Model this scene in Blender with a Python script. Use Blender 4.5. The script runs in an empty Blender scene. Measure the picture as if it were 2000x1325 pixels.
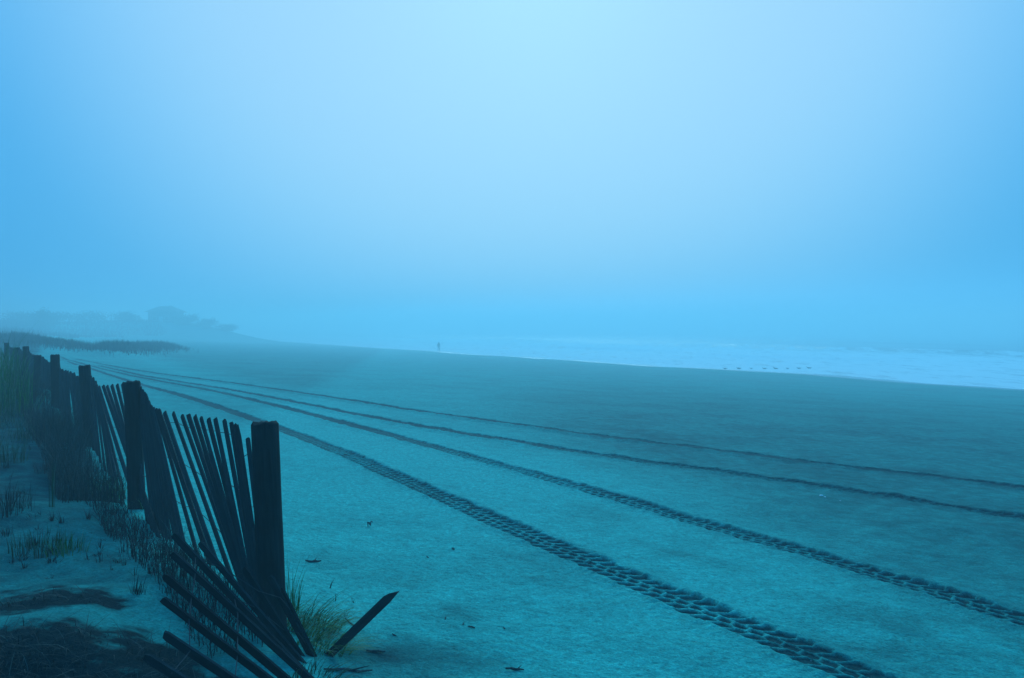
import bpy, bmesh, math, random
import numpy as np
from mathutils import Vector, noise as mnoise

# ------------------------------------------------------------------ camera, world, sun, exposure
scene = bpy.context.scene
C = scene.collection
ZC = 4.5                      # eye height over the sea (sea level is z = 0)
F = 1555.0                    # focal length in photo pixels (photo is 2000 wide)
HZ = 640.0                    # row of the horizon in the photo
cam_d = bpy.data.cameras.new('camera'); cam = bpy.data.objects.new('camera', cam_d); C.objects.link(cam)
cam.location = (0, 0, ZC); cam.rotation_euler = (math.radians(90), 0, 0)
cam_d.sensor_width = 36.0; cam_d.lens = F / 2000 * 36
cam_d.shift_y = -(662.5 - HZ) / 2000
cam_d.clip_start = 0.05; cam_d.clip_end = 6000
scene.camera = cam

SUN_EL, SUN_AZ = math.radians(28), math.radians(2)
sunv = Vector((math.sin(SUN_AZ) * math.cos(SUN_EL), math.cos(SUN_AZ) * math.cos(SUN_EL), math.sin(SUN_EL)))
world = bpy.data.worlds.new('World'); scene.world = world; world.use_nodes = True
nt = world.node_tree; nt.nodes.clear()
out = nt.nodes.new('ShaderNodeOutputWorld'); bg = nt.nodes.new('ShaderNodeBackground')
bg.inputs['Strength'].default_value = 0.1
sky = nt.nodes.new('ShaderNodeTexSky'); sky.sky_type = 'NISHITA'; sky.sun_disc = False
sky.sun_elevation = SUN_EL; sky.sun_rotation = SUN_AZ; sky.air_density = 2.0; sky.dust_density = 4.0; sky.ozone_density = 3.0
tc = nt.nodes.new('ShaderNodeTexCoord')
nrm = nt.nodes.new('ShaderNodeVectorMath'); nrm.operation = 'NORMALIZE'
dot = nt.nodes.new('ShaderNodeVectorMath'); dot.operation = 'DOT_PRODUCT'; dot.inputs[1].default_value = sunv
acs = nt.nodes.new('ShaderNodeMath'); acs.operation = 'ARCCOSINE'
div = nt.nodes.new('ShaderNodeMath'); div.operation = 'DIVIDE'; div.inputs[1].default_value = math.pi
ramp = nt.nodes.new('ShaderNodeValToRGB'); ramp.color_ramp.interpolation = 'B_SPLINE'
# bright fog round the hidden sun, deeper blue overcast away from it
stops = [(0, (.41, .69, 1.0)), (12, (.39, .685, 1.0)), (21, (.36, .68, 1.0)), (28, (.25, .61, 1.0)),
         (36, (.058, .41, .87)), (48, (.028, .335, .80)), (180, (.023, .275, .70))]
els = ramp.color_ramp.elements
while len(els) < len(stops): els.new(0.5)
for e, (ang, col) in zip(els, stops):
    e.position = ang / 180; e.color = (*col, 1)
sc = nt.nodes.new('ShaderNodeVectorMath'); sc.operation = 'SCALE'; sc.inputs['Scale'].default_value = 10.0
mx = nt.nodes.new('ShaderNodeMix'); mx.data_type = 'RGBA'; mx.inputs[0].default_value = 0.94
tint = nt.nodes.new('ShaderNodeMix'); tint.data_type = 'RGBA'; tint.blend_type = 'MULTIPLY'; tint.inputs[0].default_value = 1.0
tint.inputs[7].default_value = (.25, .75, 1.0, 1)
L = nt.links.new
L(tc.outputs['Generated'], nrm.inputs[0]); L(nrm.outputs[0], dot.inputs[0]); L(dot.outputs['Value'], acs.inputs[0])
L(acs.outputs[0], div.inputs[0]); L(div.outputs[0], ramp.inputs[0]); L(ramp.outputs[0], sc.inputs[0])
L(sky.outputs[0], tint.inputs[6]); L(tint.outputs[2], mx.inputs[6]); L(sc.outputs[0], mx.inputs[7])
L(mx.outputs[2], bg.inputs['Color']); L(bg.outputs[0], out.inputs['Surface'])

sun_d = bpy.data.lights.new('sun', 'SUN'); sun_d.energy = 2.0; sun_d.angle = math.radians(25); sun_d.color = (.36, .80, 1.0)
sun = bpy.data.objects.new('sun', sun_d); C.objects.link(sun); sun.location = sunv * 50
sun.rotation_euler = (-sunv).to_track_quat('-Z', 'Y').to_euler()
scene.view_settings.view_transform = 'Standard'; scene.view_settings.look = 'None'
scene.view_settings.exposure = 0.0; scene.view_settings.gamma = 1.0; scene.view_settings.use_curve_mapping = False
scene.render.engine = 'CYCLES'
scene.cycles.volume_bounces = 2; scene.cycles.max_bounces = 8

# ------------------------------------------------------------------ helpers
def tag(o, label=None, cat=None, group=None, kind=None):
    for k, v in (('label', label), ('category', cat), ('group', group), ('kind', kind)):
        if v: o[k] = v
    return o

def empty(name, loc=(0, 0, 0)):
    o = bpy.data.objects.new(name, None); o.location = loc; C.objects.link(o); o.empty_display_size = .1
    return o

def mesh_obj(name, verts, faces, mats, parent=None, smooth=False, attrs=None, matidx=None, origin=None):
    """one mesh object; verts in world space; origin moves the object's pivot"""
    v = np.asarray(verts, dtype=np.float64).reshape(-1, 3)
    loc = np.zeros(3) if origin is None else np.asarray(origin, float)
    m = bpy.data.meshes.new(name)
    if isinstance(faces, np.ndarray):
        n = len(faces); k = faces.shape[1]
        m.vertices.add(len(v)); m.vertices.foreach_set('co', (v - loc).astype(np.float32).ravel())
        m.loops.add(n * k); m.loops.foreach_set('vertex_index', faces.astype(np.int32).ravel())
        m.polygons.add(n); m.polygons.foreach_set('loop_start', np.arange(0, n * k, k, dtype=np.int32))
        m.update(calc_edges=True); m.validate()
    else:
        m.from_pydata([tuple(p) for p in (v - loc)], [], faces); m.update()
    for mm in (mats if isinstance(mats, (list, tuple)) else [mats]): m.materials.append(mm)
    if matidx is not None: m.polygons.foreach_set('material_index', np.asarray(matidx, dtype=np.int32))
    m.polygons.foreach_set('use_smooth', [smooth] * len(m.polygons))
    for k, arr in (attrs or {}).items():
        a = m.attributes.new(k, 'FLOAT', 'POINT'); a.data.foreach_set('value', np.asarray(arr, dtype=np.float32))
    o = bpy.data.objects.new(name, m); C.objects.link(o)
    o.location = loc
    if parent is not None:
        o.parent = parent; o.location = loc - np.array(parent.location) if origin is not None else -np.array(parent.location)
    return o

def grid_faces(nr, nc):
    i = np.arange(nr - 1)[:, None] * nc + np.arange(nc - 1)[None, :]
    return np.stack([i, i + 1, i + nc + 1, i + nc], -1).reshape(-1, 4)

def _hash(ix, iy, seed):
    h = (ix.astype(np.int64) * 374761393 + iy.astype(np.int64) * 668265263 + seed * 974711) & 0x7fffffff
    h = ((h ^ (h >> 13)) * 1274126177) & 0x7fffffff
    h = ((h ^ (h >> 16)) * 60493) & 0x7fffffff
    return (h % 65536) / 32767.5 - 1.0

def vnoise(x, y, seed=0):
    x = np.asarray(x, float); y = np.asarray(y, float)
    ix = np.floor(x); iy = np.floor(y); fx = x - ix; fy = y - iy
    fx = fx * fx * fx * (fx * (fx * 6 - 15) + 10); fy = fy * fy * fy * (fy * (fy * 6 - 15) + 10)
    a = _hash(ix, iy, seed); b = _hash(ix + 1, iy, seed); c = _hash(ix, iy + 1, seed); d = _hash(ix + 1, iy + 1, seed)
    return a + (b - a) * fx + (c - a) * fy + (a - b - c + d) * fx * fy

def fbm(x, y, seed=0, octv=4):
    t = 0; amp = .5
    for k in range(octv):
        t = t + amp * vnoise(x * 2 ** k + 17.3 * k, y * 2 ** k - 9.1 * k, seed + k); amp *= .5
    return t

def sstep(a, b, x):
    t = np.clip((np.asarray(x, float) - a) / (b - a), 0, 1); return t * t * (3 - 2 * t)

# ------------------------------------------------------------------ the lie of the land
# s runs across the beach towards the sea, a along it; the shore lies 30 degrees to the left of the view
def sa(X, Y): return .866 * X + .5 * Y, -.5 * X + .866 * Y
def xy(s, a): return .866 * s - .5 * a, .5 * s + .866 * a
_S = np.array([-400, -120, -60, -20, -8, -4, -2, 0, .9, 2, 4, 62, 75, 110, 2000.])
_D = np.array([-.6, -.5, -.1, .35, .82, 1.02, 1.17, 1.34, 1.47, 1.635, 1.738, 4.464, 5.2, 6.2, 6.8])
_sx = np.linspace(-400, 2000, 48001); _dx = np.interp(_sx, _S, _D)
_k = np.hanning(33); _k /= _k.sum()
_dx = np.convolve(np.pad(_dx, 16, mode='edge'), _k, 'valid')
BANK = [(-60, 84), (-34, 54.5), (-24, 46.5), (-31, 71)]
def seg_dist(X, Y, pts):
    best = np.full(np.shape(X), 1e9)
    for (x0, y0), (x1, y1) in zip(pts[:-1], pts[1:]):
        dx, dy = x1 - x0, y1 - y0
        t = np.clip(((X - x0) * dx + (Y - y0) * dy) / (dx * dx + dy * dy), 0, 1)
        best = np.minimum(best, np.hypot(X - x0 - t * dx, Y - y0 - t * dy))
    return best
HUMPS = [(-88, 204, 17, 14, 2.8), (-105, 192, 24, 19, 2.1), (-141, 199, 29, 24, 1.8), (-77, 202, 12, 11, 1.2)]
MOUNDS = [(-1.95, 3.35, .38, .13), (-1.62, 3.1, .22, .10), (-1.35, 2.85, .25, .09), (-2.3, 2.9, .35, .10), (-1.0, 3.45, .3, .07),
          (-2.35, 4.9, .5, .07), (-3.4, 5.6, .6, .08), (-1.75, 4.35, .4, .10), (-2.2, 3.9, .3, .06), (-8.3, 11.8, 1.9, .48), (-7.6, 9.6, 1.3, .12)]
def ground_d(X, Y, fine=True):
    X = np.asarray(X, float); Y = np.asarray(Y, float); s, a = sa(X, Y); r = np.hypot(X, Y)
    d = np.interp(s, _sx, _dx)
    d = d - .38 * np.exp(-(seg_dist(X, Y, BANK) / 1.9) ** 2)
    for hx, hy, wx, wy, h in HUMPS: d = d - h * np.exp(-((X - hx) / wx) ** 2 - ((Y - hy) / wy) ** 2)
    for hx, hy, w, h in MOUNDS: d = d - h * np.exp(-((X - hx) ** 2 + (Y - hy) ** 2) / w ** 2)
    dune = 1 - sstep(.2, 1.8, s)
    d = d + dune * .13 * fbm(X / 2.2, Y / 2.2, 5, 3) + .02 * fbm(X / 2.5, Y / 2.5, 11, 3)
    shore = sstep(40, 58, s) * (1 - sstep(70, 90, s))
    d = d + shore * .11 * vnoise(a / 17, s / 40, 21) + shore * .05 * vnoise(a / 5, s / 20, 22)
    if fine:
        near = 1 - sstep(14, 30, r)
        rough = .45 + .55 * sstep(4.2, 6.5, s)
        d = d + near * (.006 + .016 * rough ** 2 + .030 * dune) * fbm(X / .42, Y / .42, 31, 3)
        d = d + (1 - sstep(5, 11, r)) * (.004 + .011 * dune) * fbm(X / .11, Y / .11, 37, 2)
        # wind ripples and drift ridges on the dune
        d = d + dune * (1 - sstep(4, 7, r)) * .014 * np.sin((X * 9 + Y * 15) + 5 * vnoise(X * 1.3, Y * 1.3, 41)) * sstep(-.2, .5, vnoise(X / 1.1, Y / 1.1, 43))
    return d
def gz(X, Y, fine=True): return ZC - ground_d(X, Y, fine)
def gpx(px, py, lift=0.0):
    """a point of the ground, from the row and column it has in the photograph"""
    px = np.asarray(px, float); py = np.asarray(py, float)
    k = (px - 1000) / F; e = (py - HZ) / F; d = np.full(px.shape, 1.6)
    for _ in range(60):
        Y = np.clip(d / e, .5, 400); d = .5 * d + .5 * ground_d(k * Y, Y, False)
    Y = d / e
    return k * Y, Y
def P(px, py, Y): return ((px - 1000) / F * Y, Y, ZC - (py - HZ) / F * Y)

# ------------------------------------------------------------------ materials
def new_mat(name):
    m = bpy.data.materials.new(name); m.use_nodes = True
    return m, m.node_tree, m.node_tree.nodes['Principled BSDF']
def N(t, typ, **kw):
    n = t.nodes.new(typ)
    for k, v in kw.items():
        if k.startswith('i_'): n.inputs[k[2:]].default_value = v
        else: setattr(n, k, v)
    return n
def noise_n(t, scale, detail=4, rough=.55, vec=None):
    n = N(t, 'ShaderNodeTexNoise'); n.inputs['Scale'].default_value = scale; n.inputs['Detail'].default_value = detail
    n.inputs['Roughness'].default_value = rough
    if vec is not None: t.links.new(vec, n.inputs['Vector'])
    return n
def mixc(t, fac, a, b, blend='MIX'):
    m = N(t, 'ShaderNodeMix', data_type='RGBA', blend_type=blend)
    for sock, v in ((0, fac), (6, a), (7, b)):
        if hasattr(v, 'links'): t.links.new(v, m.inputs[sock])
        else: m.inputs[sock].default_value = v if sock == 0 else (*v, 1)
    return m.outputs[2]
def mathn(t, op, a, b=None, clamp=False):
    m = N(t, 'ShaderNodeMath', operation=op, use_clamp=clamp)
    for i, v in enumerate((a, b)):
        if v is None: continue
        if hasattr(v, 'links'): t.links.new(v, m.inputs[i])
        else: m.inputs[i].default_value = v
    return m.outputs[0]
def maprange(t, v, a, b, c=0., d=1.):
    m = N(t, 'ShaderNodeMapRange'); t.links.new(v, m.inputs[0])
    for i, x in enumerate((a, b, c, d)): m.inputs[i + 1].default_value = x
    return m.outputs[0]

def sand_material():
    m, t, b = new_mat('sand')
    geo = N(t, 'ShaderNodeNewGeometry'); pos = geo.outputs['Position']
    at = N(t, 'ShaderNodeAttribute', attribute_name='damp'); wt = N(t, 'ShaderNodeAttribute', attribute_name='wet')  # first attribute: damp sand plus vignette darkening painted into the colour
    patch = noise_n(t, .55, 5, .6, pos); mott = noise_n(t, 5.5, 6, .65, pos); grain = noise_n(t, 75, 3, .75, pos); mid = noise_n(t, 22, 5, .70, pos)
    damp_vignette_f = mathn(t, 'ADD', at.outputs['Fac'], maprange(t, patch.outputs['Fac'], .42, .72, -.06, .15))
    damp_vignette_f = mathn(t, 'ADD', damp_vignette_f, maprange(t, mott.outputs['Fac'], .3, .7, -.16, .20), True)
    col = mixc(t, damp_vignette_f, (.032, .500, .425), (.001, .066, .072))
    speck = maprange(t, mid.outputs['Fac'], .30, .70, .60, 1.32)
    gr = maprange(t, grain.outputs['Fac'], .30, .70, .66, 1.32)
    comb = N(t, 'ShaderNodeCombineColor')
    v = mathn(t, 'MULTIPLY', speck, gr)
    for i in range(3): t.links.new(v, comb.inputs[i])
    col = mixc(t, 1.0, col, comb.outputs[0], 'MULTIPLY')
    # pale shell grit
    vor = N(t, 'ShaderNodeTexVoronoi'); vor.inputs['Scale'].default_value = 14; t.links.new(pos, vor.inputs['Vector'])
    grit = maprange(t, vor.outputs['Distance'], .035, .06, .5, 0.)
    col = mixc(t, grit, col, (.25, .5, .52))
    lt = N(t, 'ShaderNodeAttribute', attribute_name='litter')  # dark plant litter, also carrying painted vignette in the lower-left corner
    ltf = mathn(t, 'ADD', lt.outputs['Fac'], maprange(t, mott.outputs['Fac'], .3, .7, -.35, .35))
    col = mixc(t, maprange(t, ltf, .35, .65), col, (.0004, .022, .027))
    wetc = mixc(t, wt.outputs['Fac'], col, (.012, .11, .16))
    t.links.new(wetc, b.inputs['Base Color'])
    t.links.new(maprange(t, wt.outputs['Fac'], 0, 1, .95, .22), b.inputs['Roughness'])
    t.links.new(maprange(t, wt.outputs['Fac'], 0, 1, .06, .5), b.inputs['Specular IOR Level'])
    bsum = mathn(t, 'ADD', mathn(t, 'MULTIPLY', mott.outputs['Fac'], .9), mathn(t, 'MULTIPLY', mid.outputs['Fac'], .60))
    bsum = mathn(t, 'ADD', bsum, mathn(t, 'MULTIPLY', grain.outputs['Fac'], .10))
    bp = N(t, 'ShaderNodeBump'); bp.inputs['Distance'].default_value = .05
    t.links.new(maprange(t, wt.outputs['Fac'], 0, 1, .75, .05), bp.inputs['Strength'])
    t.links.new(bsum, bp.inputs['Height']); t.links.new(bp.outputs[0], b.inputs['Normal'])
    return m
SAND = sand_material()

def water_material():
    m, t, b = new_mat('sea_water')
    geo = N(t, 'ShaderNodeNewGeometry'); pos = geo.outputs['Position']
    at = N(t, 'ShaderNodeAttribute', attribute_name='foam')
    mp = N(t, 'ShaderNodeMapping'); mp.inputs['Rotation'].default_value = (0, 0, math.radians(-30)); mp.inputs['Scale'].default_value = (1.0, .28, 1)
    t.links.new(pos, mp.inputs['Vector'])
    n1 = noise_n(t, .55, 6, .62, mp.outputs[0]); n2 = noise_n(t, 2.4, 4, .6, mp.outputs[0])
    lace = mathn(t, 'ADD', mathn(t, 'MULTIPLY', n1.outputs['Fac'], .7), mathn(t, 'MULTIPLY', n2.outputs['Fac'], .3))
    f = mathn(t, 'ADD', at.outputs['Fac'], mathn(t, 'MULTIPLY', mathn(t, 'SUBTRACT', lace, .5), 2.2))
    f = maprange(t, f, .30, .75)
    col = mixc(t, f, (.006, .075, .11), (.88, .96, .97)); t.links.new(col, b.inputs['Base Color'])
    t.links.new(maprange(t, f, 0, 1, .36, .9), b.inputs['Roughness'])
    b.inputs['IOR'].default_value = 1.33
    bp = N(t, 'ShaderNodeBump'); bp.inputs['Distance'].default_value = .25; bp.inputs['Strength'].default_value = .45
    t.links.new(lace, bp.inputs['Height']); t.links.new(bp.outputs[0], b.inputs['Normal'])
    return m
WATER = water_material()

def wood_material(name, ca, cb, along=(1, 1, .06), bump=.5):
    m, t, b = new_mat(name)
    tcn = N(t, 'ShaderNodeTexCoord'); mp = N(t, 'ShaderNodeMapping'); mp.inputs['Scale'].default_value = along
    t.links.new(tcn.outputs['Object'], mp.inputs['Vector'])
    oi = N(t, 'ShaderNodeObjectInfo')
    gr = noise_n(t, 70, 5, .65, mp.outputs[0]); bl = noise_n(t, 6, 4, .6, tcn.outputs['Object'])
    col = mixc(t, maprange(t, gr.outputs['Fac'], .3, .7), ca, cb)
    col = mixc(t, maprange(t, bl.outputs['Fac'], .45, .75, 0., .6), col, tuple(.5 * c for c in ca))
    hsv = N(t, 'ShaderNodeHueSaturation'); t.links.new(col, hsv.inputs['Color'])
    t.links.new(maprange(t, oi.outputs['Random'], 0, 1, .7, 1.35), hsv.inputs['Value'])
    t.links.new(hsv.outputs[0], b.inputs['Base Color']); b.inputs['Roughness'].default_value = .9; b.inputs['Specular IOR Level'].default_value = .12
    bp = N(t, 'ShaderNodeBump'); bp.inputs['Distance'].default_value = .006; bp.inputs['Strength'].default_value = bump
    t.links.new(gr.outputs['Fac'], bp.inputs['Height']); t.links.new(bp.outputs[0], b.inputs['Normal'])
    return m
POSTW = wood_material('weathered_post_wood', (.003, .011, .013), (.009, .027, .032), bump=.9)
SLATW = wood_material('weathered_slat_wood', (.004, .016, .020), (.011, .036, .045))
TWIGW = wood_material('driftwood', (.014, .05, .06), (.03, .09, .1), (1, 1, 1))

def plain(name, col, rough=.85, var=.35, scale=8, spec=.2):
    m, t, b = new_mat(name)
    tcn = N(t, 'ShaderNodeTexCoord'); n = noise_n(t, scale, 4, .6, tcn.outputs['Object'])
    hsv = N(t, 'ShaderNodeHueSaturation'); hsv.inputs['Color'].default_value = (*col, 1)
    t.links.new(maprange(t, n.outputs['Fac'], .25, .75, 1 - var, 1 + var), hsv.inputs['Value'])
    t.links.new(hsv.outputs[0], b.inputs['Base Color']); b.inputs['Roughness'].default_value = rough; b.inputs['Specular IOR Level'].default_value = spec
    return m
def blade_material(name, ca, cb, cdry, dry=.2):
    m, t, b = new_mat(name)
    at = N(t, 'ShaderNodeAttribute', attribute_name='tone')
    col = mixc(t, maprange(t, at.outputs['Fac'], 0, 1 - dry), ca, cb)
    isdry = mathn(t, 'GREATER_THAN', at.outputs['Fac'], 1 - dry)
    col = mixc(t, isdry, col, cdry)
    t.links.new(col, b.inputs['Base Color']); b.inputs['Roughness'].default_value = .7; b.inputs['Specular IOR Level'].default_value = .2
    return m
GRASS = blade_material('dune_grass_blades', (.005, .045, .020), (.022, .115, .036), (.075, .17, .13), .16)
GREEN = blade_material('fresh_grass_blades', (.008, .085, .010), (.040, .23, .020), (.10, .24, .15), .25)
DARKG = blade_material('dead_grass_blades', (.003, .017, .019), (.010, .042, .042), (.03, .085, .085), .10)
WIRE = plain('rusty_wire', (.012, .035, .045), .6, .3, 60)
WRACK = plain('dry_wrack', (.006, .026, .030), .9, .5, 40)
SHELL = plain('shell', (.45, .75, .78), .5, .15, 60)

# ------------------------------------------------------------------ beach sand with tyre tracks
TRK = [
 [(2450,1660),(2050,1478),(1720,1338),(1600,1288),(1400,1206),(1200,1120),(1100,1076),(1000,1032),(900,988),(720,908),(640,873),(550,841),(450,805),(370,778),(290,757),(240,742),(200,729),(165,717),(130,706),(100,697)],
 [(2600,1420),(2300,1310),(2000,1209),(1800,1150),(1600,1086),(1400,1033),(1300,1000),(1200,971),(1100,944),(1000,916),(900,889),(800,862),(640,820),(500,784),(400,762),(300,744),(250,734),(200,722),(150,709),(110,698)],
 [(2700,1145),(2300,1065),(2000,1013),(1850,986),(1750,972),(1700,965),(1600,951),(1500,935),(1400,921),(1300,908),(1200,894),(1100,880),(1000,863),(920,851),(850,841),(700,812),(560,784),(450,763),(330,744),(280,736),(230,724),(190,715)],
 [(2700,1070),(2300,1000),(2000,955),(1900,941),(1750,925),(1600,909),(1500,894),(1400,882),(1300,870),(1200,858),(1130,849),(1000,831),(900,817),(800,802),(640,777),(500,756),(400,743),(300,730),(250,722),(200,713),(150,702)]]
rng = np.random.default_rng(7)
tracks = []
for tp in TRK:
    tp = np.array(tp, float)
    q = np.concatenate([np.linspace(0, 1, 9)[:-1] + i for i in range(len(tp) - 1)] + [[len(tp) - 1]])
    idx = np.arange(len(tp))
    px = np.interp(q, idx, tp[:, 0]); py = np.interp(q, idx, tp[:, 1])
    X, Y = gpx(px, py)
    s, a = sa(X, Y)
    o = np.argsort(a); a = a[o]; s = s[o]
    ag = np.linspace(a[0], a[-1], 3000); sg = np.interp(ag, a, s)
    # smooth with a window that grows with distance
    for _ in range(2):
        k = np.hanning(241); k /= k.sum(); sp = np.pad(sg, 120, mode='reflect', reflect_type='odd'); sg = np.convolve(sp, k, 'valid')
    tracks.append((ag, sg))
def track_dist(s, a):
    best = np.full(np.shape(s), 9.)
    for ag, sg in tracks:
        v = np.abs(s - np.interp(a, ag, sg, left=1e4, right=1e4)); best = np.minimum(best, v)
    return best
PATCH = [(*map(float, gpx(px_, py_)), w_, h_) for px_, py_, w_, h_ in ((830, 1300, .34, .75), (700, 1290, .16, .5), (800, 1130, .30, .38), (640, 1090, .22, .3), (900, 1200, .22, .3), (1060, 1110, .5, .18), (1180, 1010, .5, .30), (1330, 1090, .45, .38), (420, 1190, .42, -.55), (300, 1060, .3, -.25), (1700, 1230, .5, .3), (1950, 1330, .7, .35))]
LITTER_VIGNETTE = [(*map(float, gpx(px_, py_)), wx_, wy_) for px_, py_, wx_, wy_ in ((40, 1175, .34, .30), (-60, 1290, .50, .40), (285, 1290, .16, .22), (180, 1420, .60, .40), (20, 1330, .5, .4))]  # litter patches, partly painted vignette for the dark lower-left corner
HW = .138        # half width of one tyre print
def damp_vignette_of(s, a):  # real dampness mixed with lens vignette painted into the sand tone
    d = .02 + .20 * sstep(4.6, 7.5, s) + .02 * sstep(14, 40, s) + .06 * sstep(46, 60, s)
    q = s - .35 * a + .9 * vnoise(s / 2.5, a / 4, 171)  # diagonal front of painted vignette, darkening sand towards the right
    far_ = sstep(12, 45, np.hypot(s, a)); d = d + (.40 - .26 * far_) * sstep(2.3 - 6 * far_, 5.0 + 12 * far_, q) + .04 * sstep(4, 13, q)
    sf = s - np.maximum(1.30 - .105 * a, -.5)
    d = d + .67 * (1 - sstep(-.40, .12, sf + .2 * vnoise(s * 1.6, a * 1.6, 172))) + .25 * (1 - sstep(-2.6, -1.0, s - .4 * a + .9))  # darker dune sand, partly painted vignette on the left
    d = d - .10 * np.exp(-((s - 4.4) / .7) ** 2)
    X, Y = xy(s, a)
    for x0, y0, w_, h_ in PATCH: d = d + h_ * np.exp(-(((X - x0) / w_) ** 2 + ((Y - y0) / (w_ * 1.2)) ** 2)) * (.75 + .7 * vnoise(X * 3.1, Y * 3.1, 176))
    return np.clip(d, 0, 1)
def litter_vignette_of(X, Y):  # noise-edged mask for litter and the painted corner darkening
    n = fbm(X * 2.6, Y * 2.6, 181, 4)
    v = np.zeros(np.shape(X))
    for x0, y0, wx, wy in LITTER_VIGNETTE: v = np.maximum(v, 1.15 - np.sqrt(((X - x0) / wx) ** 2 + ((Y - y0) / wy) ** 2) * .62)
    return np.clip(v + .8 * n, 0, 1) * sstep(.0, .35, v)
phi = np.concatenate([np.arange(-180, -48, 4.), np.arange(-48, 48, .2), np.arange(48, 181, 4.)]); phi[-1] = 180
phi = np.radians(phi)
rad = np.concatenate([[.02, .3, .7, 1.1], np.exp(np.arange(math.log(1.5), math.log(1400), .0122))])
R_, PH = np.meshgrid(rad, phi, indexing='ij'); GX = R_ * np.sin(PH); GY = R_ * np.cos(PH)
gs, ga = sa(GX, GY)
gzv = gz(GX, GY)
td = track_dist(gs, ga); nearf = 1 - sstep(10, 14, R_)
gzv = gzv - nearf * .10 * (td < HW + .012)
wet = sstep(56.5, 61, gs + 1.5 * vnoise(ga / 9, gs / 9, 61))
beach = tag(mesh_obj('beach_sand', np.stack([GX, GY, gzv], -1).reshape(-1, 3), grid_faces(len(rad), len(phi))[:, ::-1].copy(), SAND, smooth=True,
            attrs={'damp': damp_vignette_of(gs, ga).ravel(), 'wet': wet.ravel(), 'litter': litter_vignette_of(GX, GY).ravel()}), kind='structure')

def tread(u, v, seed):
    """relief of a mud-tyre print: u across (-1..1), v along in metres; returns height, dampness"""
    PT = .118
    v = v + .005 * vnoise(u * 2.5, v * 9, seed) + .02 * vnoise(v * 1.1, v * 0, seed + 9)
    au = np.abs(u); side = np.where(u > 0, .5, 0.)
    tri = 2 * np.abs(np.mod(v / PT + .2, 1) - .5) - .5; tri2 = 2 * np.abs(np.mod(v / PT + .7, 1) - .5) - .5
    lng = np.minimum(np.abs(u - .25 - .11 * tri), np.abs(u + .25 - .11 * tri2))          # two zigzag ribs of sand
    rib = .9 * np.exp(-(lng / .06) ** 2)
    ph = np.abs(np.mod(v / PT + side + .62 * u, 1) - .5) * PT
    bar = np.exp(-(ph / (.0150 + .005 * vnoise(u * 3, v * 12, seed + 5))) ** 2)           # sand left between the lugs
    phc = np.abs(np.mod(v / PT + .25 - .4 * u, 1) - .5) * PT
    barc = np.exp(-(phc / .014) ** 2)
    ridge = np.where(au > .30, bar, barc)
    ridge = np.maximum(ridge, rib)
    ridge = np.clip(ridge * (1.02 + .30 * vnoise(u * 5, v * 30, seed + 3) + .30 * vnoise(u * 2, v * 7, seed + 4)), 0, 1)
    worn = sstep(.2, .7, vnoise(v / .9, u * .7, seed + 11))
    ridge = sstep(.30, .72, ridge)
    return ridge * (1 - .25 * worn), np.where(au > .5, bar, 0)
for ti, (ag, sg) in enumerate(tracks):
    aa = [ag[0]]
    while aa[-1] < ag[-1]:
        s0 = np.interp(aa[-1], ag, sg); x0, y0 = xy(s0, aa[-1]); r = math.hypot(x0, y0)
        step = .0085 if r < 7 else (.013 if r < 11 else max(.02, .0022 * r))
        if r > 9 and y0 < .35 * abs(x0): step = .05
        aa.append(aa[-1] + step)
    aa = np.array(aa); ss = np.interp(aa, ag, sg)
    w = np.concatenate([[-.33, -.27, -.225, -.185, -.162], np.linspace(-.148, .148, 43), [.162, .185, .225, .27, .33]])
    A, W = np.meshgrid(aa, w, indexing='ij'); S = ss[:, None] + W
    wob = 1 + .05 * vnoise(A * 3, W * 0, 70 + ti)
    X, Y = xy(S, A); r = np.hypot(X, Y)
    u = W / HW / wob
    nf = 1 - sstep(10, 14, r)
    ridge, lug = tread(np.clip(u, -1, 1), A, 80 + ti); ridge = ridge * (1 - .85 * sstep(9, 16, r))
    inside = 1 - sstep(.92, 1.04, np.abs(u) + .14 * lug - .05 + .10 * vnoise(A * 14, W * 9, 90 + ti))
    floor = -.017 * (.85 + .3 * vnoise(A * .8, W * 0, 93 + ti)) + .015 * ridge +   .004 * fbm(X / .035, Y / .035, 95 + ti, 2)
    berm = .012 * np.exp(-((np.abs(W) - .168) / .028) ** 2) * (.6 + .8 * vnoise(A * 5, W * 8, 99 + ti) + .9 * vnoise(A * 28, W * 28, 199 + ti))
    lip = .006 * (1 - sstep(.20, .33, np.abs(W))) + .0015
    depth = floor * nf + (1 - nf) * (.012 + .003 * ti)
    hgt = inside * depth + (1 - inside) * (berm + lip + (1 - nf) * (.012 + .003 * ti) * (1 - sstep(.17, .33, np.abs(W))))
    hgt = np.where(np.abs(W) > .32, -.004, hgt)
    Z = gz(X, Y) + hgt
    d0 = damp_vignette_of(S, A); damp = d0 + inside * (1 - ridge) * (1.0 - d0) + (1 - inside) * .08 * (1 - sstep(.17, .26, np.abs(W)))
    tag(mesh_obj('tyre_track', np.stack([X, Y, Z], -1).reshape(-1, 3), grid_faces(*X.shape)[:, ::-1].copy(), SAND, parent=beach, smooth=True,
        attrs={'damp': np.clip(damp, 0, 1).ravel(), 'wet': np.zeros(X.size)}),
        label=['deep lugged tyre print nearest the fence', 'second tyre print from the fence', 'third tyre print from the fence', 'thin tyre print nearest the sea'][ti])

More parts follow.
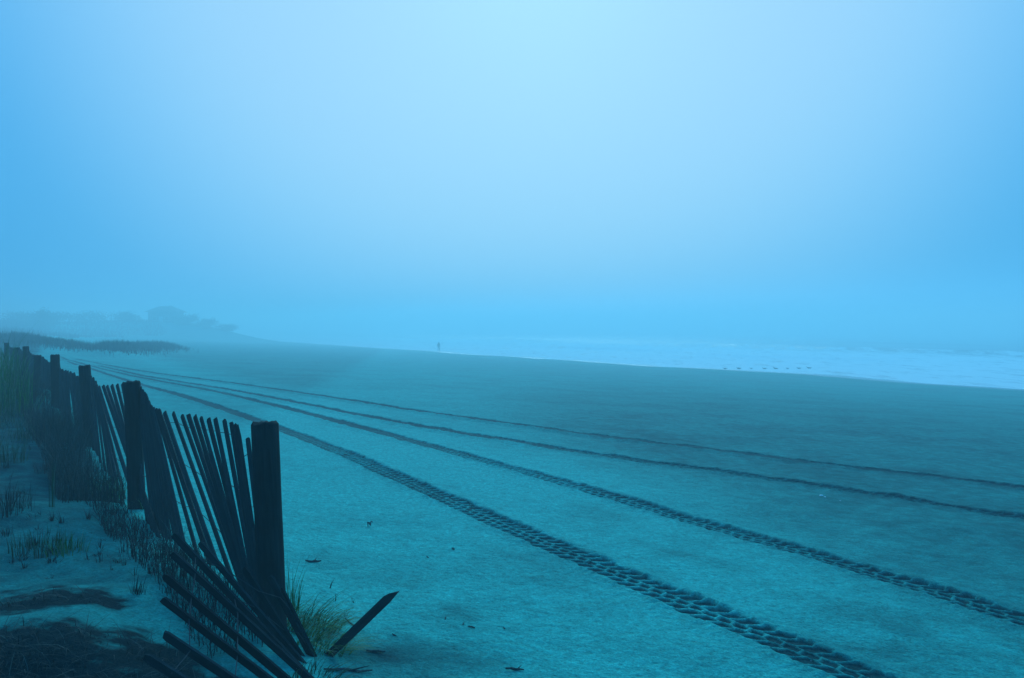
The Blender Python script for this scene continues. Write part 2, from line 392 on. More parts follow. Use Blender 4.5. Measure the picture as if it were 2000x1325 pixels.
# ------------------------------------------------------------------ sea
se = np.concatenate([np.arange(57, 130, .28), np.arange(130, 260, .7), np.geomspace(260, 1200, 40)])
ae = np.concatenate([np.geomspace(1100, 60, 30)[:-1] * -1, np.arange(-60, 230, .8), np.geomspace(230, 1150, 60)])
SE, AE = np.meshgrid(se, ae, indexing='ij')
wz = np.zeros_like(SE); foam = np.zeros_like(SE)
CR = [(67, .10, 1.6, .9, 5), (73.5, .16, 2.0, .8, 6), (82, .28, 2.4, .8, 7), (95, .42, 3.0, .9, 9), (112, .5, 3.6, .75, 10), (133, .6, 4.5, .5, 12),
      (160, .5, 7, .05, 14), (195, .4, 9, .05, 16)]
for k, (c, h, wd, fo, wv) in enumerate(CR):
    cc = c + wv * .30 * vnoise(AE / 30, AE * 0, 110 + k) + .8 * vnoise(AE / 7, AE * 0, 120 + k)
    amp = h * np.clip(.75 + .6 * vnoise(AE / 45, AE * 0 + 3, 130 + k), .15, 1.4)
    x = SE - cc
    prof = np.where(x < 0, np.exp(-(x / (wd * .45)) ** 2), np.exp(-(x / wd) ** 2))
    wz += amp * prof
    brk = np.clip(.5 + fo * 1.0 * (vnoise(AE / 22, AE * 0, 140 + k) + .35), 0, 1)
    foam = np.maximum(foam, brk * fo * np.where(x < 0, np.exp(-(x / (wd * .5)) ** 2), np.exp(-(x / (wd * 1.6)) ** 2)))
SX, SY = xy(SE, AE)
depth = 0 - gz(SX, SY, False)
wz = wz * sstep(0, .35, depth) + .05 * fbm(SE / 2.2, AE / 5, 150, 3) * sstep(.05, .5, depth)
edge = np.exp(-((depth - .02) / .035) ** 2)
foam = np.maximum(foam, .95 * edge)
foam = np.maximum(foam, .80 * (1 - sstep(110, 165, SE)))
sea = tag(mesh_obj('sea', np.stack([SX, SY, wz], -1).reshape(-1, 3), grid_faces(*SE.shape)[:, ::-1].copy(), WATER, smooth=True, attrs={'foam': foam.ravel()}), kind='structure')

# ------------------------------------------------------------------ shape builders
class MB:
    def __init__(self): self.v = []; self.f = []
    def tube(self, pts, radii, n=8, cap=True, jit=0., rnd=None, squash=1.):
        pts = [Vector(p) for p in pts]; base = len(self.v); ring0 = None
        for i, p in enumerate(pts):
            d = (pts[min(i + 1, len(pts) - 1)] - pts[max(i - 1, 0)]).normalized()
            ref = Vector((0, 0, 1)) if abs(d.z) < .9 else Vector((1, 0, 0))
            e1 = d.cross(ref).normalized(); e2 = d.cross(e1)
            for k in range(n):
                an = 2 * math.pi * k / n; rr = radii[i] * (1 + (rnd.uniform(-jit, jit) if rnd else 0))
                self.v.append(p + e1 * math.cos(an) * rr + e2 * math.sin(an) * rr * squash)
        for i in range(len(pts) - 1):
            for k in range(n):
                a = base + i * n + k; b = base + i * n + (k + 1) % n
                self.f.append((a, b, b + n, a + n))
        if cap:
            self.f.append(tuple(base + k for k in reversed(range(n)))); self.f.append(tuple(base + (len(pts) - 1) * n + k for k in range(n)))
        return self
    def box(self, c, sx, sy, sz, rz=0):
        c = Vector(c); base = len(self.v); ca, sn = math.cos(rz), math.sin(rz)
        for dz in (-.5, .5):
            for dx, dy in ((-.5, -.5), (.5, -.5), (.5, .5), (-.5, .5)):
                x, y = dx * sx, dy * sy; self.v.append(c + Vector((x * ca - y * sn, x * sn + y * ca, dz * sz)))
        for f in ((3, 2, 1, 0), (4, 5, 6, 7), (0, 1, 5, 4), (1, 2, 6, 5), (2, 3, 7, 6), (3, 0, 4, 7)): self.f.append(tuple(base + i for i in f))
        return self
    def build(self, name, mat, parent=None, smooth=False, origin=None, attrs=None):
        return mesh_obj(name, [tuple(p) for p in self.v], self.f, mat, parent, smooth, attrs, origin=origin)

def local_mesh(name, verts, faces, mat, parent, origin, axis_z, axis_x, smooth=False):
    """mesh whose object axes follow the piece, so that wood grain runs along it"""
    z = Vector(axis_z).normalized(); x = (Vector(axis_x) - z * Vector(axis_x).dot(z)).normalized(); y = z.cross(x)
    m = bpy.data.meshes.new(name); m.from_pydata([tuple(v) for v in verts], [], faces); m.update(); m.materials.append(mat)
    m.polygons.foreach_set('use_smooth', [smooth] * len(m.polygons))
    o = bpy.data.objects.new(name, m); C.objects.link(o)
    from mathutils import Matrix
    M = Matrix(((x.x, y.x, z.x, origin[0]), (x.y, y.y, z.y, origin[1]), (x.z, y.z, z.z, origin[2]), (0, 0, 0, 1)))
    if parent is not None:
        o.parent = parent; M = Matrix.Translation(parent.location).inverted() @ M
    o.matrix_basis = M
    return o

def slat(name, bot, top, face, parent, rnd, w=.034, th=.009, broken=False):
    """sawn lath with uneven edges, slight bow and clipped head"""
    bot = Vector(bot); top = Vector(top); L_ = (top - bot).length; n = 6; vs = []; fs = []
    bow = rnd.uniform(-.006, .006); bow2 = rnd.uniform(-.006, .006); tw = rnd.uniform(-.12, .12); w0 = w * rnd.uniform(.90, 1.08)
    for i in range(n + 1):
        t = i / n; ww = w0 * (1 + rnd.uniform(-.06, .06)); z = t * L_; ox = bow * math.sin(math.pi * t); oy = bow2 * math.sin(math.pi * t); an = tw * (t - .5)
        if i == n: ww *= .72 if not broken else .62
        if i == n - 1: z = L_ - (.012 if not broken else .05)
        for dx, dy in ((-.5, -.5), (.5, -.5), (.5, .5), (-.5, .5)):
            x, y = dx * ww, dy * th; c, s_ = math.cos(an), math.sin(an)
            zz = z + (rnd.uniform(-.008, .008) if i == n else 0) + (dx * .045 if (broken and i == n) else 0)
            vs.append((ox + x * c - y * s_, oy + x * s_ + y * c, zz))
    for i in range(n):
        for k in range(4):
            a = i * 4 + k; b = i * 4 + (k + 1) % 4; fs.append((a, b, b + 4, a + 4))
    fs.append((3, 2, 1, 0)); fs.append(tuple(n * 4 + k for k in range(4)))
    return local_mesh(name, vs, fs, SLATW, parent, bot, top - bot, face)

def post(name, bot, top, rad_, parent, rnd, label=None):
    bot = Vector(bot); top = Vector(top); L_ = (top - bot).length; n = 26; rows = 12; vs = []; fs = []
    lob = [1 + rnd.uniform(-.045, .045) for _ in range(n)]
    cracks = [rnd.randrange(n) for _ in range(3)]
    for i in range(rows + 1):
        t = i / rows; rr = rad_ * (1.04 - .05 * t); z = t * L_
        if i == rows: rr *= .90
        if i == rows - 1: z = L_ - .010
        for k in range(n):
            an = 2 * math.pi * k / n; q = rr * lob[k] * (1 + rnd.uniform(-.012, .012)) * (.93 if k in cracks and i > 4 else 1)
            vs.append((q * math.cos(an), q * math.sin(an), z + (rnd.uniform(-.009, .007) if i == rows else 0)))
    for i in range(rows):
        for k in range(n):
            a = i * n + k; b = i * n + (k + 1) % n; fs.append((a, b, b + n, a + n))
    cidx = len(vs); vs.append((0, 0, L_ - .004))
    for k in range(n): fs.append((rows * n + k, rows * n + (k + 1) % n, cidx))
    o = local_mesh(name, vs, fs, POSTW, parent, bot, top - bot, (1, 0, 0), True)
    if label: o['label'] = label
    return o

# ------------------------------------------------------------------ the slatted sand fence on its posts
rnd = random.Random(3)
PX = [(-1.18, 3.80), (-2.96, 6.20), (-4.78, 8.90), (-6.60, 11.50), (-8.40, 14.10), (-10.20, 16.70), (-12.0, 19.3), (-13.9, 21.9)]
PTOP = [.452, .419, .423, .392, .49, .397, .484, .42]
fence = tag(empty('sand_fence', (PX[0][0], PX[0][1], float(gz(*PX[0])))), 'long dark slatted sand fence on round posts running into the fog', 'fence')
for i, ((x, y), td_) in enumerate(zip(PX, PTOP)):
    lean = [(.055, -.02), (.05, .0), (.06, .05), (.02, .0), (-.05, .05), (.04, 0), (.02, 0), (0, 0)][i]
    zb = float(gz(x, y)) - .25
    zt = ZC - td_
    post('post', (x + lean[0], y + lean[1], zb), (x, y, zt), .0605 if i else .0635, fence, rnd,
         'thick round post at the near end of the standing fence' if i == 0 else None)
FACE = Vector((PX[0][0] - PX[1][0], PX[0][1] - PX[1][1], 0)).normalized()   # slat width runs along the fence
def span(seg):                                             # slats hang on the seaward side of the posts
    (x0, y0), (x1, y1) = PX[seg + 1], PX[seg]; ox, oy = -FACE.y * .05, FACE.x * .05
    return (x0 + ox, y0 + oy), (x1 + ox, y1 + oy)
def on_fence(seg, u):
    (x0, y0), (x1, y1) = span(seg)
    return x0 + (x1 - x0) * u, y0 + (y1 - y0) * u
def u_of_px(seg, px):
    (x0, y0), (x1, y1) = span(seg); k = (px - 1000) / F
    return (x0 - k * y0) / (k * (y1 - y0) - (x1 - x0))
rows = {q: [] for q in (.10, .38, .66, .93)}
def fence_slat(seg, px_t, py_t, m, off=.0, broken=False, w=.034):
    ut = u_of_px(seg, px_t); xt, yt = on_fence(seg, ut); dt = (py_t - HZ) / F * yt
    ub = ut
    for _ in range(25):
        xb, yb = on_fence(seg, ub); db = float(ground_d(xb, yb, False)) + .03
        py_b = HZ + F * db / yb; ub = .5 * ub + .5 * u_of_px(seg, px_t + m * (py_b - py_t))
    nrm_ = Vector((-FACE.y, FACE.x, 0)) * (off + rnd.uniform(-.003, .004))
    b = Vector((xb, yb, ZC - db - .06)) + nrm_; t = Vector((xt, yt, ZC - dt)) + nrm_
    ft = math.radians(-53.4 + (9 if seg < 2 else 22) + rnd.uniform(-5, 5)); slat('slat', b, t, Vector((math.cos(ft), math.sin(ft), 0)), fence, rnd, w=w, broken=broken)
    for q in rows: rows[q].append(b.lerp(t, q))
S1 = [(268, 752, .12), (274, 757, .13), (279, 763, .13), (284, 770, .15), (288, 778, .15), (292, 787, .20), (299, 797, .24), (309.5, 801, .36), (322, 805, .37), (337, 806, .375),
      (355, 811, .37), (368, 810, .35), (380, 812, .33), (393, 814, .30), (406, 817, .27), (421, 818, .22), (437, 822, .19), (450, 825, .16), (460, 830, .15), (464, 838, .15), (471, 868, .14), (484, 855, .125), (271, 755, .12), (277, 761, .13), (282, 767, .14), (286, 775, .15), (290, 784, .17), (295, 793, .22), (304, 799, .30)]
for k, (a_, b_, m_) in enumerate(S1): fence_slat(0, a_, b_, m_, broken=(k in (19, 20)))
S2 = [(177, 735, .12), (181, 742, .14), (184, 749, .2), (188, 753, .26), (194, 755, .34), (201, 754, .37), (209, 754, .36), (218, 752, .31), (229, 751, .26), (239, 748, .2), (246, 748, .16), (252, 749, .14)]
rows2 = rows
for a_, b_, m_ in S2: fence_slat(1, a_, b_, m_)
for a_, b_, m_ in S2[:3]: fence_slat(1, a_ + 2.5, b_ + 3, m_ * 1.1, off=.012)
for seg in range(2, 7):                                   # farther spans: closer set, seen end on
    n = 25 if seg < 5 else 16
    for j in range(n):
        u = (j + .5 + rnd.uniform(-.2, .2)) / n; x, y = on_fence(seg, u); dt = .52 + .03 * math.sin(3 * u) + rnd.uniform(-.02, .02) + (.05 if seg == 2 else 0)
        fence_slat(seg, 1000 + F * x / y, HZ + F * dt / y, rnd.uniform(.05, .16))
allrows = []
for q, pts in rows.items():
    pts = sorted(pts, key=lambda p: p.y)
    mb = MB(); mb.tube([(p.x + .008, p.y, p.z + rnd.uniform(-.006, .006)) for p in pts], [.0022] * len(pts), 5)
    mb.build('wire', WIRE, fence)

# ------------------------------------------------------------------ fallen end of the fence, fanned out before the near post
fallen = tag(empty('fallen_fence_end', (-1.02, 3.3, float(gz(-1.02, 3.3)))), 'collapsed end of slat fence fanned out on the sand below the nearest post', 'fence')
FS = [((338, 1043, 3.50), (545, 1262, 3.36)), ((335, 1080, 3.36), (553, 1279, 3.22)), ((323, 1127, 3.20), (562, 1330, 3.06)), ((316, 1170, 3.02), (556, 1352, 2.92)),
      ((322, 1240, 2.86), (520, 1372, 2.78)), ((285, 1284, 2.70), (480, 1410, 2.62)),
      ((392, 1062, 3.58), (566, 1266, 3.42)), ((478, 1112, 3.60), (592, 1288, 3.47)), ((528, 1128, 3.56), (600, 1268, 3.50)),
      ((548, 1150, 3.55), (618, 1296, 3.5))]
frow = {.25: [], .6: [], .85: []}
for (a_, b_) in FS:
    t = Vector(P(*a_)); b = Vector(P(*b_)); b = b + (b - t).normalized() * .34
    slat('slat', b, t, Vector((.3, -.25, .9)), fallen, rnd, w=.034, th=.010)
    for q in frow: frow[q].append(b.lerp(t, q))
for q, pts in frow.items():
    pts = sorted(pts, key=lambda p: p.x - .5 * p.y)
    if q == .25: continue
    pts = frow[q][5::-1] + frow[q][6:]
    mb = MB(); mb.tube([(p.x, p.y - .010, p.z + .006) for p in pts], [.0021] * len(pts), 5); mb.build('wire', WIRE, fallen)
rb = random.Random(12)
bs = slat('broken_slat', P(622, 1300, 3.58), P(770, 1157, 3.50), (.55, -.2, -.6), None, rb, w=.040, th=.013, broken=True)
tag(bs, 'single broken slat jutting out of the sand right of the nearest post', 'fence slat')

# ------------------------------------------------------------------ grass
def blades(bases, hts, leans, widths, rng_, mat, name, parent=None, seg=4, curl=.5, origin=None):
    """tapering bent blades: bases (n,3), hts (n), leans (n,2) horizontal reach at the tip"""
    n = len(bases); bases = np.asarray(bases, float); V = []; Fc = []; tone = np.repeat(rng_.random(n), (seg) * 2 + 1)
    side = np.stack([-leans[:, 1], leans[:, 0]], -1); ln = np.maximum(np.linalg.norm(side, axis=1, keepdims=True), 1e-6)
    an = rng_.uniform(-.9, .9, n)[:, None]; sd = side / ln; sd = np.concatenate([sd * np.cos(an) + np.stack([-sd[:, 1], sd[:, 0]], -1) * np.sin(an)], 1)
    vs = np.zeros((n, seg * 2 + 1, 3))
    droop = rng_.uniform(0, curl, n)
    for k in range(seg + 1):
        t = k / seg
        cx = bases[:, :2] + leans * (t ** 1.7)[None] if False else bases[:, :2] + leans * (t ** 1.7)
        cz = bases[:, 2] + hts * (t - droop * .5 * t ** 2.6) * 1.0
        w = widths * (1 - t) ** .75 * .5
        if k < seg:
            vs[:, 2 * k, :2] = cx - sd * w[:, None]; vs[:, 2 * k, 2] = cz; vs[:, 2 * k + 1, :2] = cx + sd * w[:, None]; vs[:, 2 * k + 1, 2] = cz
        else:
            vs[:, 2 * seg, :2] = cx; vs[:, 2 * seg, 2] = cz
    m = seg * 2 + 1; faces = []
    off = np.arange(n) * m
    for k in range(seg - 1):
        faces.append(np.stack([off + 2 * k, off + 2 * k + 1, off + 2 * k + 3, off + 2 * k + 2], -1))
    q = np.concatenate(faces); tip = np.stack([off + 2 * seg - 2, off + 2 * seg - 1, off + 2 * seg], -1)
    fl = [tuple(r) for r in q.tolist()] + [tuple(r) for r in tip.tolist()]
    return mesh_obj(name, vs.reshape(-1, 3), fl, mat, parent, False, {'tone': tone}, origin=origin)

def tuft(name, px, py, n, h, spread, reach, mat, label, group=None, w=.004, wind=(0, 0), seed=0, curl=.5, hv=.5, cat='grass'):
    rg = np.random.default_rng(1000 + seed)
    X, Y = gpx(px, py); X = float(X); Y = float(Y)
    an = rg.uniform(0, 2 * np.pi, n); r = spread * np.sqrt(rg.random(n))
    bx = X + r * np.cos(an); by = Y + r * np.sin(an); bz = gz(bx, by) - .015
    hts = h * (1 - hv * rg.random(n)) ; an2 = an + rg.uniform(-1, 1, n); rc = reach * rg.random(n) * hts / h
    leans = np.stack([rc * np.cos(an2) + wind[0] * hts, rc * np.sin(an2) + wind[1] * hts], -1)
    o = blades(np.stack([bx, by, bz], -1), hts, leans, w * rg.uniform(.6, 1.3, n), rg, mat, name, seed and None, curl=curl, origin=(X, Y, float(gz(X, Y))))
    return tag(o, label, cat, group)

T = tuft
T('grass_tuft', 566, 1192, 60, .34, .05, .12, GREEN, 'thin upright grass tuft at the right side of the nearest post', w=.0035, seed=1, curl=.2, hv=.75)
T('grass_tuft', 600, 1225, 460, .20, .16, .16, GREEN, 'thick green grass mat spilling right from the foot of the nearest post', w=.005, wind=(.9, -.3), seed=2, curl=1.3)
T('grass_tuft', 632, 1262, 260, .16, .13, .16, GREEN, 'flattened grass beneath the broken slat', w=.005, wind=(1.0, -.5), seed=3, curl=1.4)
T('grass_tuft', 618, 1330, 120, .15, .10, .14, GRASS, 'grass at the buried end of the broken slat', w=.005, wind=(.7, -.3), seed=4, curl=1.0)
T('grass_tuft', 75, 1078, 130, .17, .16, .07, GRASS, 'tall spiky grass tuft at the left edge above the dark dead clump', w=.006, seed=5, curl=.3)
T('grass_tuft', 128, 1082, 110, .14, .12, .08, GREEN, 'pale green tuft beside the dark dead grass clump', w=.005, seed=6, curl=.5)
T('grass_tuft', 268, 1165, 26, .12, .035, .05, DARKG, 'small dark sprout with forked stems on bare sand left of the fallen slats', w=.006, seed=7, curl=.4)
T('grass_tuft', 98, 990, 12, .42, .03, .06, GRASS, 'few tall thin grass stems standing on the left dune sand', w=.005, seed=8, curl=.15)
T('grass_tuft', 152, 945, 46, .14, .07, .10, DARKG, 'small dark tuft on sand between tall stems and second post', w=.006, seed=9, curl=.7)
T('grass_tuft', 92, 922, 60, .20, .10, .12, DARKG, 'low dark tuft behind the tall thin stems', w=.006, seed=10, curl=.6)
T('grass_tuft', 12, 905, 120, .32, .18, .14, GRASS, 'bushy grass tuft cut by left edge below the green grass bank', w=.006, seed=11, curl=.5)
T('grass_tuft', 14, 995, 120, .24, .16, .12, DARKG, 'dark bushy tuft at left edge level with second post base', w=.006, seed=12, curl=.6)
T('grass_tuft', 212, 978, 150, .30, .13, .16, GREEN, 'light green arching tuft left of the second post base', w=.0045, seed=13, curl=.9)
T('grass_tuft', 200, 1015, 12, .13, .05, .12, DARKG, 'sprawling dark stem with star of blades near second post', w=.005, seed=14, curl=.8)
T('grass_tuft', 300, 1000, 90, .17, .14, .16, GREEN, 'grass tuft with bent pale blades at right foot of second post', w=.0045, seed=15, curl=1.0)
sp = [(230, 1058), (252, 1050), (272, 1062), (286, 1052), (300, 1066), (318, 1058), (215, 1085), (238, 1078), (195, 1100), (330, 1062), (345, 1088), (350, 1108), (180, 1048), (205, 1060), (60, 880), (120, 868), (150, 905), (175, 925), (130, 935), (40, 960), (185, 1020), (310, 1095), (228, 1100), (190, 1085), (170, 1095)]
sp += [(rnd.uniform(10, 300), rnd.uniform(850, 1130)) for _ in range(60)]
sp = [(a_, b_) for a_, b_ in sp if b_ > 760 + 1.02 * a_ or a_ < 150][:70]
for i, (a_, b_) in enumerate(sp):
    T('grass_sprout', a_, b_, rnd.choice((9, 12, 18, 30)), .085 * (.5 + 1.1 * rnd.random()), rnd.choice((.010, .016, .03)), .09, DARKG, 'tiny dark sprout poking out of the dune sand left of the fence', 'sprouts on the dune sand', w=.005, seed=3000 + i, curl=1.0, hv=.7)
for i, (a_, b_, h_) in enumerate([(642, 1150, .07), (655, 1175, .06), (690, 1178, .03), (672, 1205, .05)]):
    T('grass_sprout', a_, b_, 5, h_ + .03, .012, .05, DARKG, 'tiny dark sprout on the sand between nearest post and broken slat', 'sprouts beside the broken slat', w=.005, seed=60 + i, curl=.4)

def grass_field(name, label, n, sampler, h, reach, mat, w, seed, curl=.6, hv=.5, wind=(0, 0), seg=3):
    rg = np.random.default_rng(seed); bx, by, k = sampler(rg, n)
    bz = gz(bx, by) - .01; n = len(bx)
    hts = h * k * (1 - hv * rg.random(n)); an = rg.uniform(0, 2 * np.pi, n); rc = reach * rg.random(n) * hts / h
    leans = np.stack([rc * np.cos(an) + wind[0] * hts, rc * np.sin(an) + wind[1] * hts], -1)
    o = blades(np.stack([bx, by, bz], -1), hts, leans, w * rg.uniform(.6, 1.3, n), rg, mat, name, seg=seg, curl=curl)
    return tag(o, label, 'grass', kind='stuff')
def along_fence(u0, u1, o0, o1):
    def f(rg, n):
        pts = np.array(PX); t = rg.uniform(u0, u1, n); i = np.clip(np.floor(t).astype(int), 0, len(pts) - 2); q = (t - i)[:, None]
        p = pts[i] * (1 - q) + pts[i + 1] * q; nn = np.array([FACE.y, -FACE.x]); off = rg.uniform(o0, o1, n)
        p = p + nn * off[:, None]
        clump = np.clip(.65 + .8 * vnoise(p[:, 0] * 2.2, p[:, 1] * 2.2, seed_box[0]), .12, 1.2)
        keep = rg.random(n) < clump
        return p[keep, 0], p[keep, 1], clump[keep]
    return f
seed_box = [5]
grass_field('fence_foot_grass', 'dark grass crowding the foot of the slatted fence', 3300, along_fence(.02, 1.25, .0, .32), .30, .26, DARKG, .005, 201, curl=1.2, hv=.8)
seed_box = [6]
grass_field('fence_foot_grass', 'darker tall grass along the fence between second and fourth posts', 7500, along_fence(1.0, 3.4, .02, .46), .55, .30, DARKG, .006, 202, curl=1.0, hv=.7)
seed_box = [8]
grass_field('fence_foot_grass', 'green tufty grass left of the third fence post', 1800, along_fence(1.9, 3.0, .30, .95), .42, .34, GRASS, .006, 206, curl=1.2, hv=.75)
seed_box = [7]
grass_field('dune_grass', 'green dune grass bank at left edge behind the far posts', 16000, along_fence(2.7, 6.5, .30, 3.0), .86, .50, GREEN, .010, 203, curl=1.0, hv=.65)
seed_box = [9]
grass_field('fence_foot_grass', 'dark grass tangled between the fallen slats and nearest post', 550, along_fence(-.10, .30, .02, .34), .20, .22, DARKG, .005, 209, curl=1.1, hv=.8)
def litter_blades(rg, n):
    bx = rg.uniform(-3.0, -.9, n); by = rg.uniform(2.3, 3.9, n); k = litter_vignette_of(bx, by); keep = rg.random(n) < sstep(.45, .95, k) * .8 + .015
    return bx[keep], by[keep], np.clip(k[keep] * (.35 + .9 * rg.random(int(keep.sum()))), .2, 1.1)
grass_field('dead_grass', 'dark tangled dead grass and litter over the sand in the lower left corner', 9000, litter_blades, .12, .36, DARKG, .004, 204, curl=1.7, hv=.6)
def bank(rg, n):
    pts = np.array(BANK); seglen = np.array([1.0, 1.1, 1.6]); i = rg.choice(3, n, p=seglen / seglen.sum()); q = rg.random(n)[:, None]
    p = pts[i] * (1 - q) + pts[i + 1] * q + rg.normal(0, .95, (n, 2))
    k = np.clip(.85 + .5 * vnoise(p[:, 0] / 2.5, p[:, 1] / 2.5, 77), .3, 1.3); return p[:, 0], p[:, 1], k
grass_field('dune_grass', 'hazy dark bank of dune grass curving across the beach beyond the fence', 16000, bank, .62, .25, DARKG, .035, 205)

def scrub(rg, n):
    X = rg.uniform(-180, -68, n); Y = rg.uniform(125, 214, n); s_, a_ = sa(X, Y)
    edge_ = 5 + 17 * sstep(144, 192, Y) + 3 * vnoise(X / 7, Y / 7, 88)
    k = np.clip(.75 + .7 * vnoise(X / 5, Y / 5, 78), .25, 1.5); keep = s_ < edge_
    return X[keep], Y[keep], k[keep]
grass_field('dune_scrub', 'low dark scrub covering the far foggy dune', 26000, scrub, 1.1, .6, DARKG, .2, 208)

# ------------------------------------------------------------------ hazy house and shrubs on the far dune
HOUSE_WALL = plain('weathered_shingle', (.05, .10, .12), .9, .3, 3)
HOUSE_ROOF = plain('dark_roof', (.02, .045, .055), .9, .3, 3)
HOUSE_TRIM = plain('painted_trim', (.22, .40, .44), .7, .1, 3)
HOUSE_GLASS = plain('dark_window_glass', (.01, .03, .04), .15, .1, 3, .5)
hx, hy = -87.6, 201.6; hz = float(gz(hx, hy)) - .9
house = tag(empty('beach_house', (hx, hy, hz)), 'beach house with hipped roof, faint in fog on the far dune', 'house')
MB().box((hx, hy, hz + 1.6), 6.4, 6.0, 3.2).build('wall', HOUSE_WALL, house)
rf = MB(); zr = hz + 3.2
rf.v = [Vector(p) for p in ((hx - 4.0, hy - 3.7, zr), (hx + 4.0, hy - 3.7, zr), (hx + 4.0, hy + 3.7, zr), (hx - 4.0, hy + 3.7, zr), (hx - 1.7, hy, zr + 1.5), (hx + 1.7, hy, zr + 1.5))]
rf.f = [(3, 2, 1, 0), (0, 1, 5, 4), (1, 2, 5), (2, 3, 4, 5), (3, 0, 4)]
roof = rf.build('roof', HOUSE_ROOF, house)
ch = MB().box((hx + .9, hy + .3, zr + 1.2), .5, .5, .9).build('chimney', HOUSE_WALL, house)
for wx in (-1.6, 1.5):
    wdw = MB().box((hx + wx, hy - 3.03, hz + 1.6), 1.1, .08, 1.2).build('window', HOUSE_TRIM, house)
    MB().box((hx + wx, hy - 3.08, hz + 1.6), .9, .04, 1.0).build('pane', HOUSE_GLASS, wdw).location = (0, 0, 0)
for o in house.children:
    for c in o.children: c.location = (0, 0, 0)
MB().box((hx, hy - 3.04, hz + 1.05), .95, .08, 2.1).build('door', HOUSE_TRIM, house)
SHRUB = blade_material('shrub_leaves', (.006, .03, .026), (.02, .075, .05), (.03, .09, .06), .1)
def shrub(cx, cy, rx, rz_, label, seed, n=1500):
    rg = np.random.default_rng(seed); z0 = float(gz(cx, cy)) - .05
    root = tag(empty('shrub', (cx, cy, z0)), label, 'shrub', 'shrubs on the far dune')
    mb = MB(); rr = random.Random(seed)
    for k in range(6):
        an = rr.uniform(0, 6.28); mb.tube([(cx, cy, z0 - .1), (cx + .25 * rx * math.cos(an), cy + .25 * rx * math.sin(an), z0 + .5 * rz_), (cx + .6 * rx * math.cos(an), cy + .6 * rx * math.sin(an), z0 + 1.2 * rz_)], [.07, .05, .02], 6)
    mb.build('trunk', TWIGW, root)
    cl = rg.normal(0, 1, (16, 3)); cl /= np.linalg.norm(cl, axis=1)[:, None]; cl *= rg.uniform(.35, .8, (16, 1))
    c = cl[rg.integers(0, 16, n)] + rg.normal(0, .22, (n, 3))
    p = np.stack([cx + rx * c[:, 0], cy + rx * c[:, 1], z0 + rz_ * (.70 + c[:, 2])], -1); p[:, 2] = np.maximum(p[:, 2], z0)
    sz = .2; d1 = rg.normal(0, 1, (n, 3)); d1 /= np.linalg.norm(d1, axis=1)[:, None]; d2 = np.cross(d1, rg.normal(0, 1, (n, 3))); d2 /= np.linalg.norm(d2, axis=1)[:, None]
    v = np.stack([p - d1 * sz, p + d2 * sz * .5, p + d1 * sz, p - d2 * sz * .5], 1).reshape(-1, 3)
    f = np.arange(n * 4).reshape(-1, 4)
    mesh_obj('crown', v, f, SHRUB, root, attrs={'tone': np.repeat(rg.random(n), 4)})
SH = [(-67.5, 165, 3.4, 1.5, 'rounded shrub hazy at the right wall of the beach house'), (-63.5, 166, 3.2, 1.2, 'low hazy shrub second from right below the beach house'),
      (-60.5, 168, 2.6, .8, 'lowest hazy shrub farthest right of the beach house'),
      (-79.5, 164, 3.4, 1.4, 'hazy shrub hugging the left wall of the beach house'), (-86, 162, 4.4, 1.4, 'wide hazy shrub left of the beach house'),
      (-87, 148, 2.6, 1.9, 'lone upright hazy shrub at far left above the grass bank'), (-92, 160, 4.6, 1.2, 'broad low hazy shrub midway along the far dune'),
      (-99, 160, 4.6, 1.3, 'low hazy shrub at the left edge of the far dune')]
for i, a_ in enumerate(SH): shrub(*[1.2 * v for v in a_[:4]], a_[4], 300 + i)

# ------------------------------------------------------------------ walker at the waterline
def person(px, Y, label):
    X = (px - 1000) / F * Y; z = float(gz(X, Y)) 
    o = None
    J = [(0, 0, .94, .15), (0, 0, 1.12, .135), (0, .01, 1.32, .17), (0, .01, 1.47, .075), (0, .0, 1.56, .075), (0, -.01, 1.66, .105), (0, -.005, 1.74, .075),     # 0-6 spine, neck, head
         (.19, .01, 1.42, .075), (.24, .02, 1.16, .055), (.23, -.06, .93, .042), (.23, -.09, .84, .035),                                                         # 7-10 right arm
         (-.19, .01, 1.42, .075), (-.25, .0, 1.16, .055), (-.24, -.08, .94, .042), (-.24, -.11, .85, .035),
         (.095, 0, .86, .10), (.11, -.10, .48, .068), (.11, -.02, .09, .048), (.12, -.16, .035, .04),
         (-.095, 0, .86, .10), (-.11, .06, .48, .068), (-.11, .16, .09, .048), (-.12, .04, .035, .04)]
    E = [(0, 1), (1, 2), (2, 3), (3, 4), (4, 5), (5, 6), (2, 7), (7, 8), (8, 9), (9, 10), (2, 11), (11, 12), (12, 13), (13, 14), (0, 15), (15, 16), (16, 17), (17, 18), (0, 19), (19, 20), (20, 21), (21, 22)]
    m = bpy.data.meshes.new('person'); m.from_pydata([j[:3] for j in J], E, []); m.update()
    o = bpy.data.objects.new('person', m); C.objects.link(o); o.location = (X, Y, z)
    o.rotation_euler = (0, 0, math.radians(25))
    md = o.modifiers.new('skin', 'SKIN')
    if not m.skin_vertices: pass
    for sv, j in zip(m.skin_vertices[0].data, J): sv.radius = (j[3], j[3] * (.72 if j[2] > 1.0 and j[2] < 1.4 and j[0] == 0 else .95))
    m.skin_vertices[0].data[0].use_root = True
    sb = o.modifiers.new('sub', 'SUBSURF'); sb.levels = 1; sb.render_levels = 2
    m.materials.append(plain('dark_clothing', (.012, .04, .055), .9, .2, 6))
    tag(o, label, 'person')
    return o
s_try = person(857, 145.0, 'lone person in dark clothing standing at the far waterline')

